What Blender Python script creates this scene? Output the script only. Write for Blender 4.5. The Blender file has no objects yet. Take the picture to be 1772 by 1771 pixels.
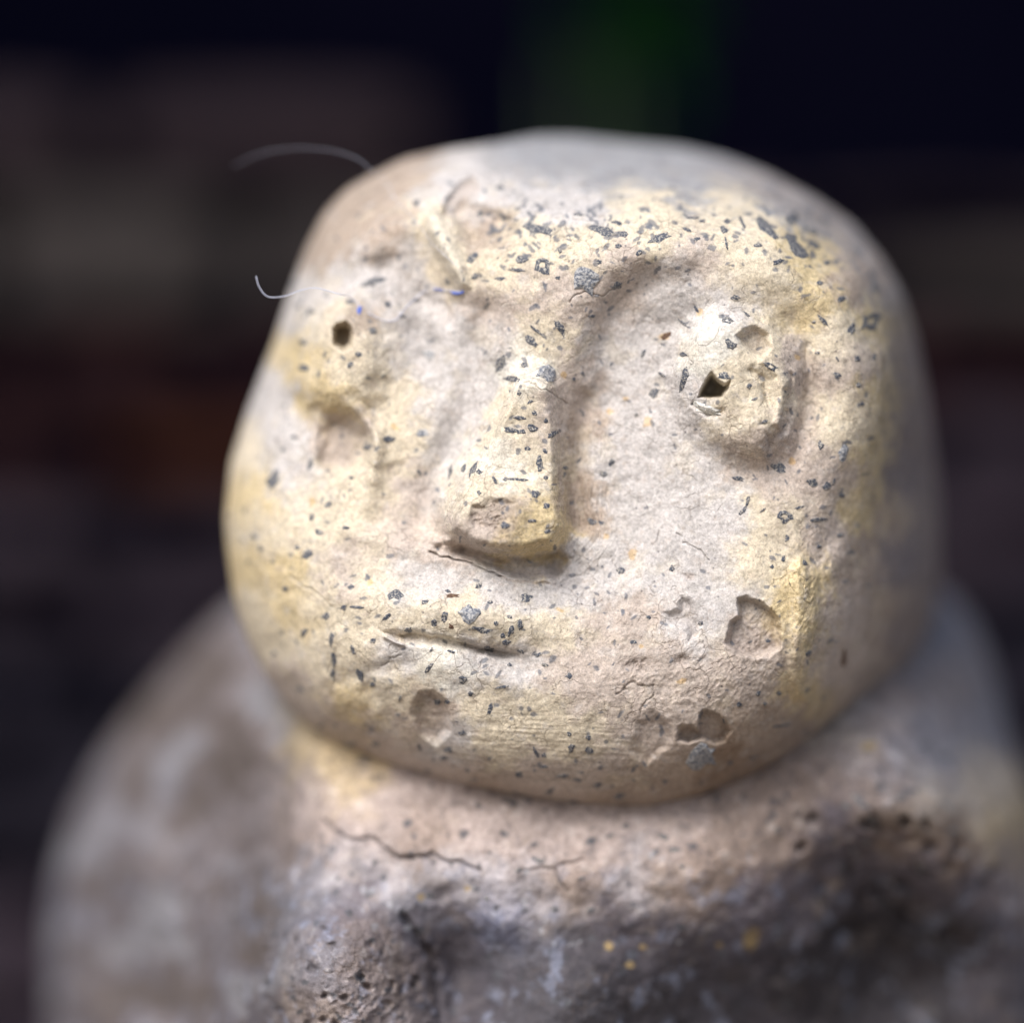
import bpy, math, random
import numpy as np
from mathutils import Vector

random.seed(7)
rng = np.random.RandomState(7)
SC = bpy.context.scene
COL = SC.collection

# ---------------------------------------------------------------- camera, sky, sun, exposure
D = 600.0                 # mm from the lens to the plane of sharp focus
PPM = 12.5                # photograph pixels per mm on that plane
ZC = 0.205                # height of the lens above the ground, m
cam = bpy.data.cameras.new("camera")
cam.sensor_width = 36.0
cam.lens = 36.0 * D / (1772.0 / PPM)
cam.clip_start = 0.02
cam.clip_end = 60.0
cam.dof.use_dof = True
cam.dof.focus_distance = (D - 0.2) / 1000.0
cam.dof.aperture_fstop = 3.7
camo = bpy.data.objects.new("camera", cam)
camo.location = (0, -D / 1000.0, ZC)
camo.rotation_euler = (math.radians(90), 0, 0)
COL.objects.link(camo)
SC.camera = camo

SUN_EL, SUN_AZ = 46.0, 207.0        # azimuth measured clockwise from +Y
world = bpy.data.worlds.new("World")
SC.world = world
world.use_nodes = True
wn = world.node_tree
wn.nodes.clear()
wo = wn.nodes.new("ShaderNodeOutputWorld")
bg = wn.nodes.new("ShaderNodeBackground")
sky = wn.nodes.new("ShaderNodeTexSky")
sky.sky_type = 'NISHITA'
sky.sun_disc = False
sky.sun_elevation = math.radians(SUN_EL)
sky.sun_rotation = math.radians(SUN_AZ)
sky.air_density = 1.0
sky.dust_density = 4.0
bg.inputs[1].default_value = 0.085
wn.links.new(sky.outputs[0], bg.inputs[0])
wn.links.new(bg.outputs[0], wo.inputs[0])

sun = bpy.data.lights.new("sun", 'SUN')
sun.energy = 1.9
sun.angle = math.radians(30)
sun.color = (1.0, 0.975, 0.955)
suno = bpy.data.objects.new("sun", sun)
a, e = math.radians(SUN_AZ), math.radians(SUN_EL)
dirv = Vector((math.sin(a) * math.cos(e), math.cos(a) * math.cos(e), math.sin(e)))
suno.rotation_euler = dirv.to_track_quat('Z', 'Y').to_euler()
suno.location = dirv * 3
COL.objects.link(suno)

SC.view_settings.view_transform = 'Standard'
SC.view_settings.look = 'None'
SC.view_settings.gamma = 1.0
SC.view_settings.exposure = 0.78
try:
    SC.cycles.use_denoising = True
except Exception:
    pass

# ---------------------------------------------------------------- numpy helpers
def unproj(px, py, y):
    """photo pixel + depth behind the focus plane (mm) -> metres"""
    k = (D + y) / D
    return np.stack([(px - 886.0) / PPM * k, y + 0 * px, (886.0 - py) / PPM * k + ZC * 1000], -1) / 1000.0

_perm = rng.permutation(256)
_perm = np.concatenate([_perm, _perm, _perm])
_g3 = rng.normal(size=(256, 3)); _g3 /= np.linalg.norm(_g3, axis=1)[:, None]
_g3 = _g3.astype(np.float32)

def perlin(p):
    p = p.astype(np.float32)
    i = np.floor(p).astype(np.int32); f = p - i
    i &= 255
    u = f * f * f * (f * (f * 6 - 15) + 10)
    r = 0
    for dx in (0, 1):
        wx = u[:, 0] if dx else 1 - u[:, 0]
        hx = _perm[(i[:, 0] + dx) & 255]
        for dy in (0, 1):
            wy = u[:, 1] if dy else 1 - u[:, 1]
            hy = _perm[hx + ((i[:, 1] + dy) & 255)]
            for dz in (0, 1):
                wz = u[:, 2] if dz else 1 - u[:, 2]
                g = _g3[_perm[hy + ((i[:, 2] + dz) & 255)]]
                r = r + wx * wy * wz * (g[:, 0] * (f[:, 0] - dx) + g[:, 1] * (f[:, 1] - dy) + g[:, 2] * (f[:, 2] - dz))
    return r * 1.6

def fbm(p, octv=4, gain=0.5, ridge=False):
    t = 0; a_ = 1.0; s = 0
    for k in range(octv):
        n = perlin(p * (2.03 ** k) + 17.3 * k)
        if ridge: n = 1 - 2 * np.abs(n)
        t = t + a_ * n; s += a_; a_ *= gain
    return t / s

def P3(px, py, z=0.0, scale=1.0):
    return np.stack([px, py, px * 0 + z], -1) / scale

def sstep(a_, b_, x):
    t = np.clip((x - a_) / (b_ - a_), 0, 1)
    return t * t * (3 - 2 * t)

def tps(pts, X, Y, lam=0.02):
    P = np.array(pts, float); sc = 500.0
    x, y, v = P[:, 0] / sc, P[:, 1] / sc, P[:, 2]
    n = len(x)
    def U(r2): return np.where(r2 > 1e-12, r2 * np.log(r2 + 1e-12), 0)
    K = U((x[:, None] - x) ** 2 + (y[:, None] - y) ** 2) + lam * np.eye(n)
    A = np.zeros((n + 3, n + 3)); A[:n, :n] = K
    Q = np.stack([np.ones(n), x, y], 1); A[:n, n:] = Q; A[n:, :n] = Q.T
    w = np.linalg.solve(A, np.concatenate([v, np.zeros(3)]))
    Xs, Ys = X / sc, Y / sc
    out = w[n] + w[n + 1] * Xs + w[n + 2] * Ys
    for k in range(n):
        out = out + w[k] * U((Xs - x[k]) ** 2 + (Ys - y[k]) ** 2)
    return out

def polydist(poly, X, Y, closed=True):
    """signed distance in px, positive inside; for open lines: minus distance"""
    P = np.array(poly, float); n = len(P)
    d2 = np.full(X.shape, 1e12); inside = np.zeros(X.shape, bool)
    for k in range(n if closed else n - 1):
        a_, b_ = P[k], P[(k + 1) % n]
        e_ = b_ - a_; wx, wy = X - a_[0], Y - a_[1]
        t = np.clip((wx * e_[0] + wy * e_[1]) / (e_ @ e_ + 1e-9), 0, 1)
        d2 = np.minimum(d2, (wx - t * e_[0]) ** 2 + (wy - t * e_[1]) ** 2)
        if closed:
            c = ((a_[1] <= Y) != (b_[1] <= Y))
            xi = a_[0] + (Y - a_[1]) / (e_[1] if e_[1] else 1e-9) * e_[0]
            inside ^= c & (X < xi)
    d = np.sqrt(d2)
    return np.where(inside, d, -d) if closed else -d

class Field:
    """height (mm, + towards the viewer) and colour over photo pixels"""
    def __init__(s, X, Y):
        s.X, s.Y = X, Y
        s.wx = X + 7 * fbm(P3(X, Y, 3.1, 34), 3); s.wy = Y + 7 * fbm(P3(X, Y, 9.7, 34), 3)
        s.h = np.zeros(X.shape); s.m = {}
    def sel(s, poly, pad):
        P = np.array(poly)
        return np.where((s.X > P[:, 0].min() - pad) & (s.X < P[:, 0].max() + pad) & (s.Y > P[:, 1].min() - pad) & (s.Y < P[:, 1].max() + pad))[0]
    def g(s, x, y, rx, ry, ang, h, p=2.0, mask=None):
        c, n = math.cos(math.radians(ang)), math.sin(math.radians(ang))
        R = max(rx, ry) * 2.6
        i = np.where((abs(s.X - x) < R) & (abs(s.Y - y) < R))[0]
        dx, dy = s.wx[i] - x, s.wy[i] - y
        u, v = (dx * c + dy * n) / rx, (-dx * n + dy * c) / ry
        k = np.exp(-(u * u + v * v) ** (p / 2))
        s.h[i] += h * k
        if mask: s.paint(mask, i, k)
    def poly(s, pts, h, w0, w1, mask=None, warp=1.0, mk=1.0):
        i = s.sel(pts, 25 + w0)
        X = s.X[i] + (s.wx[i] - s.X[i]) * warp; Y = s.Y[i] + (s.wy[i] - s.Y[i]) * warp
        d = polydist(pts, X, Y)
        k = sstep(-w0, w1, d)
        s.h[i] += h * k
        if mask: s.paint(mask, i, k * mk)
    def line(s, pts, h, w, mask=None, p=1.0, warp=0.5, mk=1.0):
        i = s.sel(pts, w * 3 + 12)
        X = s.X[i] + (s.wx[i] - s.X[i]) * warp; Y = s.Y[i] + (s.wy[i] - s.Y[i]) * warp
        d = -polydist(pts, X, Y, False)
        k = np.exp(-(d / w) ** (2 * p))
        s.h[i] += h * k
        if mask: s.paint(mask, i, k * mk)
    def paint(s, name, i, k):
        a_ = s.m.setdefault(name, np.zeros(s.X.shape))
        a_[i] = np.maximum(a_[i], k)

def outline_R(pts, c, nphi, smooth):
    P = np.array(pts, float); ang = np.arctan2(P[:, 1] - c[1], P[:, 0] - c[0]); r = np.hypot(P[:, 0] - c[0], P[:, 1] - c[1])
    # resample the polygon densely, then to polar
    Q = []
    for k in range(len(P)):
        a_, b_ = P[k], P[(k + 1) % len(P)]
        for t in np.linspace(0, 1, 30, endpoint=False): Q.append(a_ + (b_ - a_) * t)
    Q = np.array(Q); ang = np.arctan2(Q[:, 1] - c[1], Q[:, 0] - c[0]); r = np.hypot(Q[:, 0] - c[0], Q[:, 1] - c[1])
    o = np.argsort(ang); ang, r = ang[o], r[o]
    ang = np.concatenate([ang - 2 * math.pi, ang, ang + 2 * math.pi]); r = np.tile(r, 3)
    phi = np.linspace(-math.pi, math.pi, nphi, endpoint=False)
    R = np.interp(phi, ang, r)
    k = int(nphi * smooth); ker = np.hanning(2 * k + 3); ker /= ker.sum()
    R = np.convolve(np.concatenate([R[-k - 1:], R, R[:k + 1]]), ker, 'valid')
    return phi, R

def grid_normals(P, inward_pole=True):
    du = np.roll(P, -1, 1) - np.roll(P, 1, 1)
    dv = np.gradient(P, axis=0)
    n = np.cross(du, dv)
    n /= np.linalg.norm(n, axis=-1, keepdims=True) + 1e-12
    return n

def ssamp(n, dr, R, pw):
    t = np.linspace(0, 1, 20001)
    z = dr * PPM * (1 - np.sqrt(np.clip(1 - t ** pw, 0, 1)))
    L = np.concatenate([[0], np.cumsum(np.hypot(np.diff(t) * R, np.diff(z) * 0.6))])
    return np.interp(np.linspace(0.0015 * L[-1], L[-1], n), L, t)

def mesh_from_grid(name, P, C, mat, parent, nb_close=True):
    nr, nc = P.shape[:2]
    V = P.reshape(-1, 3)
    idx = np.arange(nr * nc).reshape(nr, nc)
    a_ = idx[:-1, :]; b_ = np.roll(idx, -1, 1)[:-1, :]; c_ = np.roll(idx, -1, 1)[1:, :]; d_ = idx[1:, :]
    quads = np.stack([a_, d_, c_, b_], -1).reshape(-1, 4)
    V = np.concatenate([V, [P[0].mean(0)], [P[-1].mean(0)]])
    C = np.concatenate([C.reshape(-1, 3), [C[0].mean(0)], [C[-1].mean(0)]])
    n0 = nr * nc
    t0 = np.stack([np.full(nc, n0), idx[0], np.roll(idx[0], -1)], -1)
    t1 = np.stack([np.full(nc, n0 + 1), np.roll(idx[-1], -1), idx[-1]], -1)
    me = bpy.data.meshes.new(name)
    nq, nt = len(quads), 2 * nc
    me.vertices.add(len(V)); me.vertices.foreach_set("co", V.astype(np.float32).ravel())
    me.loops.add(nq * 4 + nt * 3)
    me.loops.foreach_set("vertex_index", np.concatenate([quads.ravel(), t0.ravel(), t1.ravel()]).astype(np.int32))
    me.polygons.add(nq + nt)
    me.polygons.foreach_set("loop_start", np.concatenate([np.arange(nq) * 4, nq * 4 + np.arange(nt) * 3]).astype(np.int32))
    me.polygons.foreach_set("use_smooth", np.ones(nq + nt, bool))
    me.update(calc_edges=True)
    at = me.attributes.new("clay_colour", 'FLOAT_COLOR', 'POINT')
    at.data.foreach_set("color", np.concatenate([C, np.ones((len(C), 1))], 1).astype(np.float32).ravel())
    me.materials.append(mat)
    o = bpy.data.objects.new(name, me); COL.objects.link(o)
    if parent: o.parent = parent
    return o

# ---------------------------------------------------------------- materials
def newmat(name):
    m = bpy.data.materials.new(name); m.use_nodes = True
    nt = m.node_tree; nt.nodes.clear()
    out = nt.nodes.new("ShaderNodeOutputMaterial"); b = nt.nodes.new("ShaderNodeBsdfPrincipled")
    nt.links.new(b.outputs[0], out.inputs[0])
    return m, nt, b
def node(nt, t, **kw):
    n = nt.nodes.new(t)
    for k, v in kw.items():
        if k in n.inputs: n.inputs[k].default_value = v
        else: setattr(n, k, v)
    return n
def noise(nt, co, scale, detail=4, rough=0.6, dist=0.0):
    n = node(nt, "ShaderNodeTexNoise", Scale=scale, Detail=detail, Roughness=rough, Distortion=dist)
    nt.links.new(co, n.inputs["Vector"]); return n.outputs["Fac"]
def ramp(nt, fac, stops):
    r = nt.nodes.new("ShaderNodeValToRGB"); nt.links.new(fac, r.inputs[0])
    el = r.color_ramp.elements
    while len(el) < len(stops): el.new(0.5)
    for e_, (p, c) in zip(el, stops):
        e_.position = p; e_.color = (c, c, c, 1) if not isinstance(c, tuple) else c + (1,)
    return r.outputs[0]
def mixc(nt, a_, b_, f, mode='MIX'):
    m = nt.nodes.new("ShaderNodeMix"); m.data_type = 'RGBA'; m.blend_type = mode
    for s_, v in ((m.inputs[6], a_), (m.inputs[7], b_), (m.inputs[0], f)):
        if hasattr(v, "is_output"): nt.links.new(v, s_)
        elif isinstance(v, tuple): s_.default_value = v + (1,)
        else: s_.default_value = v
    return m.outputs[2]
def math_(nt, op, a_, b_):
    m = nt.nodes.new("ShaderNodeMath"); m.operation = op
    for s_, v in ((m.inputs[0], a_), (m.inputs[1], b_)):
        if hasattr(v, "is_output"): nt.links.new(v, s_)
        else: s_.default_value = v
    return m.outputs[0]

def clay_material():
    m, nt, b = newmat("weathered_clay")
    co = nt.nodes.new("ShaderNodeTexCoord").outputs["Object"]
    at = node(nt, "ShaderNodeAttribute", attribute_name="clay_colour")
    c = at.outputs["Color"]
    # grain of the clay, from 2 mm mottling down to 0.1 mm
    n1 = noise(nt, co, 260, 6, 0.65); n2 = noise(nt, co, 1500, 4, 0.7); n3 = noise(nt, co, 4200, 2, 0.6)
    c = mixc(nt, c, ramp(nt, n1, [(0.28, 0.78), (0.5, 1.0), (0.75, 1.12)]), 1.0, 'MULTIPLY')
    c = mixc(nt, c, ramp(nt, n2, [(0.25, 0.66), (0.5, 1.0), (0.8, 1.2)]), 1.0, 'MULTIPLY')
    c = mixc(nt, c, ramp(nt, n3, [(0.28, 0.72), (0.5, 1.0), (0.75, 1.2)]), 1.0, 'MULTIPLY')
    # pin-prick dark grit
    v = node(nt, "ShaderNodeTexVoronoi", Scale=900.0, Randomness=1.0); nt.links.new(co, v.inputs["Vector"])
    dot = ramp(nt, v.outputs["Distance"], [(0.12, 1.0), (0.2, 0.0)])
    sel = ramp(nt, noise(nt, co, 420, 3, 0.6), [(0.56, 0.0), (0.62, 1.0)])
    c = mixc(nt, c, (0.12, 0.12, 0.13), math_(nt, 'MULTIPLY', math_(nt, 'MULTIPLY', dot, sel), 0.75))
    # hairline crazing
    wv = node(nt, "ShaderNodeTexNoise", Scale=600.0, Detail=3.0); nt.links.new(co, wv.inputs["Vector"])
    sc = nt.nodes.new("ShaderNodeVectorMath"); sc.operation = 'SCALE'; sc.inputs[3].default_value = 0.0022; nt.links.new(wv.outputs["Color"], sc.inputs[0])
    ad = nt.nodes.new("ShaderNodeVectorMath"); ad.operation = 'ADD'; nt.links.new(co, ad.inputs[0]); nt.links.new(sc.outputs[0], ad.inputs[1])
    vc = node(nt, "ShaderNodeTexVoronoi", Scale=330.0); vc.feature = 'DISTANCE_TO_EDGE'; nt.links.new(ad.outputs[0], vc.inputs["Vector"])
    cz = ramp(nt, vc.outputs["Distance"], [(0.008, 1.0), (0.03, 0.0)])
    cz = math_(nt, 'MULTIPLY', cz, ramp(nt, noise(nt, co, 150, 4, 0.6), [(0.5, 0.0), (0.58, 1.0)]))
    c = mixc(nt, c, (0.22, 0.16, 0.12), math_(nt, 'MULTIPLY', cz, 0.28))
    nt.links.new(c, b.inputs["Base Color"])
    b.inputs["Roughness"].default_value = 0.78
    b.inputs["Specular IOR Level"].default_value = 0.35
    h = math_(nt, 'ADD', math_(nt, 'MULTIPLY', n1, 0.35), math_(nt, 'MULTIPLY', n2, 0.16))
    h = math_(nt, 'ADD', h, math_(nt, 'MULTIPLY', n3, 0.07))
    h = math_(nt, 'SUBTRACT', h, math_(nt, 'MULTIPLY', cz, 0.12))
    bp = node(nt, "ShaderNodeBump", Strength=0.9, Distance=0.0008)
    nt.links.new(h, bp.inputs["Height"]); nt.links.new(bp.outputs[0], b.inputs["Normal"])
    return m
CLAY = clay_material()

def chip_material(name, dark, light, s=2600, lo=0.5, hi=0.66):
    m, nt, b = newmat(name)
    co = nt.nodes.new("ShaderNodeTexCoord").outputs["Object"]
    n1 = noise(nt, co, s, 3, 0.7)
    c = mixc(nt, dark, light, ramp(nt, n1, [(lo, 0.0), (hi, 1.0)]))
    nt.links.new(c, b.inputs["Base Color"]); b.inputs["Roughness"].default_value = 0.55
    bp = node(nt, "ShaderNodeBump", Strength=0.6, Distance=0.0003)
    nt.links.new(n1, bp.inputs["Height"]); nt.links.new(bp.outputs[0], b.inputs["Normal"])
    return m
CHIP = chip_material("slate_grit", (0.060, 0.072, 0.100), (0.42, 0.40, 0.36), 3600, 0.50, 0.60)
CHIPP = chip_material("pale_grit", (0.12, 0.14, 0.18), (0.48, 0.48, 0.48), 2600, 0.42, 0.6)
CHIPW = chip_material("white_grit", (0.25, 0.25, 0.26), (0.68, 0.67, 0.62), 2200, 0.38, 0.5)
CHIPB = chip_material("brown_grit", (0.11, 0.06, 0.04), (0.25, 0.17, 0.10))

# ---------------------------------------------------------------- palette (albedo)
PAL = dict(C=(0.640, 0.568, 0.440), O=(0.630, 0.515, 0.305), W=(0.545, 0.522, 0.512), P=(0.510, 0.440, 0.390),
           B=(0.285, 0.205, 0.145), G=(0.320, 0.328, 0.350), D=(0.050, 0.045, 0.052), L=(0.73, 0.71, 0.64),
           T=(0.410, 0.335, 0.275), U=(0.36, 0.41, 0.56), S=(0.205, 0.185, 0.205))
def colour_field(pts, X, Y, base, sig=55.0):
    num = np.zeros(X.shape + (3,)); den = np.zeros(X.shape)
    for (x, y, k) in pts:
        d2 = (X - x) ** 2 + (Y - y) ** 2
        w = np.exp(-d2 / (2 * sig * sig)) + 2e-4 / (1 + d2 / 1e4)
        num += w[..., None] * np.array(PAL[k]); den += w
    return num / den[..., None]
def mixm(C, k, col):
    k = np.clip(k, 0, 1)[..., None]; return C * (1 - k) + np.array(PAL[col] if isinstance(col, str) else col) * k

# ---------------------------------------------------------------- the figure
fig = bpy.data.objects.new("clay_figure", None); COL.objects.link(fig)
fig.location = (0, 0.05, 0); fig["label"] = "weathered cream clay figure with round upturned face, bored eyes and slate grit"
fig["category"] = "statue"
bpy.context.view_layer.update()

# ---- head
HC = (1010.0, 820.0)
HOUT = [(640,305),(700,275),(780,258),(850,249),(930,235),(1000,231),(1100,233),(1180,240),(1260,258),(1340,288),(1420,330),
        (1490,380),(1540,440),(1575,500),(1600,580),(1615,650),(1626,720),(1634,800),(1642,900),(1642,1000),(1628,1080),(1590,1150),
        (1510,1205),(1440,1255),(1380,1298),(1300,1346),(1220,1384),(1130,1407),(1040,1404),(950,1392),(860,1376),(760,1352),
        (680,1330),(600,1297),(540,1262),(500,1222),(460,1170),(427,1105),(405,1040),(394,960),(389,900),(400,800),(425,720),
        (455,640),(475,590),(500,510),(530,430),(560,370),(600,327)]
NPH, NR = 1400, 560
phi, R = outline_R(HOUT, HC, NPH, 0.006)
R = R - 15*sstep(-1.75, -1.35, phi)*sstep(.75, .35, phi)
s = ssamp(NR, 26, 600, 12)
S, PH = np.meshgrid(s, phi, indexing='ij'); RR = np.broadcast_to(R, S.shape)
X = HC[0] + S * RR * np.cos(PH); Y = HC[1] + S * RR * np.sin(PH)
Xf, Yf = X.ravel(), Y.ravel()

HD = [(870,880,3.4),(930,620,2.8),(850,980,2.0),(800,1090,0.2),(800,1190,1.2),(800,1290,3.5),(700,1330,8),(1000,1250,1.2),(1000,1360,6.5),
      (1300,1090,0.3),(1150,900,3.6),(1150,1050,1.4),(1250,1250,3.0),(1200,1350,7.5),(1350,1230,6),(1400,1100,3.5),(1250,780,2.6),
      (1250,660,3.2),(1130,560,5.0),(1100,680,5.6),(1060,780,5.2),(1380,560,4.5),(1420,700,4.5),(1430,850,4.0),(1480,800,5.2),(1440,950,6.5),(1530,620,9.5),(1510,720,7),
      (1470,480,7.5),(1000,470,1.2),(1150,450,1.0),(1300,430,2.6),(1000,400,4),(1200,380,5.5),(1360,390,8),(1000,330,13),(1150,320,15),
      (1300,335,17),(880,300,18),(760,310,16),(700,350,13),(820,400,8),(1000,280,30),(1150,275,34),(1300,300,32),(1450,400,24),
      (1570,600,25),(1590,800,34),(1550,800,21),(1530,1000,20),(1500,1100,18),(1590,1000,36),(1550,1130,32),(1450,1170,13),
      (640,420,11),(600,480,12),(720,480,9),(880,560,4.5),(760,600,8.6),(700,700,7.5),(590,590,9),(800,720,6.8),(780,850,5.6),(520,640,12),
      (560,780,9.5),(450,850,11),(620,880,6.5),(640,1000,3.5),(500,960,7),(440,1000,10),(520,1080,6.5),(600,1120,3.0),(560,1200,6),(640,1250,6),
      (480,1120,9),(700,960,4.4),(960,1000,2.6),(1020,900,5.0),(1080,1130,0.8),(920,1180,0.9),(900,1310,3.8),(1330,960,1.6),(1350,800,3.2)]
dep = tps(HD, Xf, Yf, 0.01)
F = Field(Xf, Yf)
# brows, sockets, ridge over the left socket
F.g(1130,430,150,34,-8,.8); F.g(1320,470,110,60,30,.9)
F.g(1110,560,62,80,35,-.7); F.line([(1040,700),(1034,630),(1052,560),(1085,510),(1125,484)], -1.5, 28); F.g(1180,480,80,26,-12,-.6); F.g(1050,680,34,90,12,-1.0)
F.poly([(736,368),(764,376),(788,418),(806,462),(810,496),(798,500),(776,470),(752,432),(738,400)], 1.7, 8, 14, 'ridge', warp=0.45)
F.poly([(660,400),(735,395),(760,440),(796,500),(806,530),(780,560),(700,520),(650,470)], -2.2, 16, 26, 'scoop', warp=.3, mk=.4)
F.poly([(780,372),(800,340),(840,352),(892,372),(898,400),(868,430),(812,440),(796,420)], -2.6, 6, 22, 'scoop', warp=0.5)
F.poly([(765,374),(775,345),(797,316),(824,308),(830,330),(810,352),(795,378)], -2.2, 6, 9, 'dirtshade', warp=0.5, mk=.55)
F.g(1010,352,36,13,2,-1.5,3); F.g(950,392,60,22,0,0.7); F.g(880,512,46,30,0,0.6)
F.line([(560,470),(620,440),(700,410)], 1.0, 26)
F.g(610,430,60,36,-30,-1.0)
# left eye mound and bored hole
F.poly([(500,600),(520,545),(570,520),(625,530),(655,580),(668,650),(640,700),(590,712),(530,708),(498,665)], 3.0, 24, 36, warp=1.2)
F.g(575,600,50,60,0,1.4,3); F.g(560,665,58,34,10,1.2,3)
F.g(735,600,60,90,8,-2.4); F.line([(838,540),(818,640),(788,740),(755,830),(738,900)], -1.7, 24); F.g(620,470,70,26,-12,-1.2)
F.poly([(575,568),(583,560),(598,558),(608,566),(612,580),(608,600),(594,608),(577,598)], -7.0, 4, 11, warp=0.9)

# cheek hollow under the left eye and its crease
F.poly([(548,746),(560,716),(586,706),(615,716),(641,748),(643,785),(617,817),(578,830),(548,812)], -3.2, 7, 28, 'scoop', warp=.8, mk=.8); F.line([(600,700),(632,722),(652,760),(650,800)], .9, 12)
F.line([(622,712),(650,752),(654,800),(645,830)], 0.8, 18)
F.poly([(655,800),(700,790),(740,850),(735,910),(690,935),(630,915),(650,860)], -1.0, 22, 30)
F.line([(500,700),(450,760),(440,830)], -0.8, 22); F.g(480,820,60,34,-60,0.9)
F.g(455,905,56,90,10,0.9)
F.line([(596,915),(640,930),(700,950),(760,965)], 0.8, 18)
# right eye mound
F.poly([(1158,650),(1172,600),(1210,556),(1268,540),(1328,552),(1362,588),(1384,645),(1386,705),(1360,765),(1325,800),(1275,795),(1222,765),(1180,715)], 3.0, 26, 34, warp=1.2)
F.g(1272,655,92,100,0,2.4,2.6); F.g(1318,742,46,44,35,1.5,3); F.g(1222,592,34,46,10,0.9,3)
F.poly([(1395,600),(1412,660),(1408,740),(1372,800),(1376,730),(1388,660)], -1.6, 16, 14)
F.poly([(1272,582),(1288,568),(1312,564),(1330,578),(1337,604),(1320,622),(1300,616),(1284,604)], -2.3, 2.5, 12, 'dirt', mk=0.55)
F.poly([(1208,689),(1213,672),(1220,656),(1231,644),(1241,656),(1253,664),(1265,660),(1260,674),(1250,689),(1229,690)], -8.5, 2.0, 10, warp=0.5)
F.line([(1322,628),(1346,648),(1356,690),(1346,730)], 0.9, 8, warp=1.5); F.line([(1300,640),(1322,660),(1330,700)], -0.8, 7, warp=1.8)
F.line([(1365,650),(1372,690),(1356,740),(1335,772)], -0.9, 7, warp=2.0); F.line([(1200,700),(1225,718),(1250,712)], -0.8, 5)
# nose: wedge with a flat broken tip and a deep undercut
nose = [(905,622),(948,628),(975,664),(985,740),(985,810),(986,880),(994,925),(985,962),(930,976),(880,978),(835,970),(790,955),(752,915),(752,860),(782,810),(820,755),(858,680),(880,640)]
F.poly(nose, 3.4, 9, 34, warp=0.7)
F.poly([(892,648),(952,660),(966,740),(970,830),(982,916),(952,944),(880,955),(818,944),(780,916),(796,850),(848,765),(876,695)], 1.7, 9, 16, warp=0.9); F.g(878,888,88,50,4,1.5,2.4); F.g(790,900,26,30,0,.8,3); F.line([(880,700),(868,760),(850,820)], .5, 14)
F.poly([(784,885),(800,850),(850,822),(930,825),(962,860),(978,915),(950,944),(880,954),(820,944),(784,920)], 0.9, 7, 10, warp=0.9)
F.poly([(812,872),(850,862),(886,866),(880,905),(862,928),(820,915)], -1.1, 4, 10, 'dirt', mk=0.7, warp=1.6)
F.poly([(760,930),(800,940),(850,954),(905,959),(950,948),(972,940),(985,970),(965,1004),(915,1004),(865,990),(800,966),(752,950)], -2.0, 7, 14, warp=1.2)
F.line([(800,950),(850,964),(905,970),(960,958)], -.7, 10)
F.poly([(960,925),(985,930),(1030,990),(1010,1040),(960,1020)], -1.2, 22, 20)
F.poly([(752,928),(790,934),(850,958),(920,966),(968,952),(978,990),(962,1008),(905,1003),(860,990),(800,966),(756,954)], -0.8, 5, 14, 'dirtshade', warp=1.0, mk=0.5)  # tan below the nose paints in the shade of the undercut
F.g(772,942,20,11,20,2.6,3); F.g(930,990,40,12,14,1.5,3); F.g(860,966,24,7,15,1.0,3)
F.line([(744,956),(772,964),(800,972),(835,984),(868,998)], -1.0, 1.7, 'dark', mk=0.3, warp=1.2); F.line([(868,998),(905,1007),(950,1012)], -.5, 2.0, 'dirtshade', warp=1.2, mk=.5)
F.line([(1010,690),(1008,760),(1000,840),(1004,910)], -1.8, 18)
F.line([(850,640),(815,720),(780,790)], -0.9, 18)
# lips
F.g(790,1062,150,34,8,1.9); F.g(830,1165,140,30,10,0.8)
F.poly([(654,1088),(700,1089),(760,1100),(830,1114),(905,1134),(906,1143),(850,1141),(790,1130),(720,1118),(682,1108)], -1.6, 4, 13, 'dirtshade', warp=1.6, mk=0.42)
F.line([(690,1096),(760,1105),(815,1121),(850,1126)], -0.9, 3.5, 'dirtshade', warp=1.8, mk=0.4); F.g(880,1150,56,22,8,-1.2)
F.line([(665,1102),(682,1112),(696,1116)], 0.9, 3)
F.g(865,1132,34,12,14,-1.3)
F.line([(590,1180),(650,1160),(700,1150)], -0.5, 14)
# hollows
F.poly([(1257,1118),(1264,1078),(1277,1065),(1278,1040),(1292,1033),(1316,1041),(1336,1053),(1350,1073),(1356,1097),(1348,1124),(1328,1136),(1300,1136),(1273,1132)], -2.3, 2.5, 9, 'dirt', warp=1.5, mk=0.7)
F.poly([(1178,1030),(1194,1035),(1206,1057),(1215,1085),(1206,1105),(1190,1114),(1186,1089),(1158,1077),(1150,1061),(1170,1053)], -1.2, 4, 12, 'dirt', warp=1.2, mk=0.4)
F.poly([(1213,1229),(1237,1235),(1257,1247),(1265,1263),(1257,1286),(1237,1290),(1213,1282),(1190,1290),(1170,1282),(1174,1259),(1194,1253),(1206,1262)], -2.6, 2.5, 9, 'dirt', warp=1.0, mk=0.6)
F.poly([(1100,1250),(1130,1230),(1165,1250),(1160,1300),(1120,1330),(1088,1305)], -1.1, 3, 16, 'dirt', warp=1.6, mk=0.25)
F.poly([(710,1219),(724,1198),(752,1196),(775,1215),(783,1239),(781,1267),(756,1294),(728,1275),(712,1240)], -2.2, 3, 15, 'dirt', warp=0.6, mk=0.4)
F.g(640,1200,14,26,-15,-0.9,3); F.g(1178,1144,12,10,0,-1.0,3,'dirt'); F.g(1100,1150,26,12,0,-.7,3,'dirt'); F.g(1193,1000,9,7,0,-.6,3,'dirt')
F.g(520,1200,30,20,40,-0.7); F.g(480,800,30,22,0,-.8)
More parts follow.
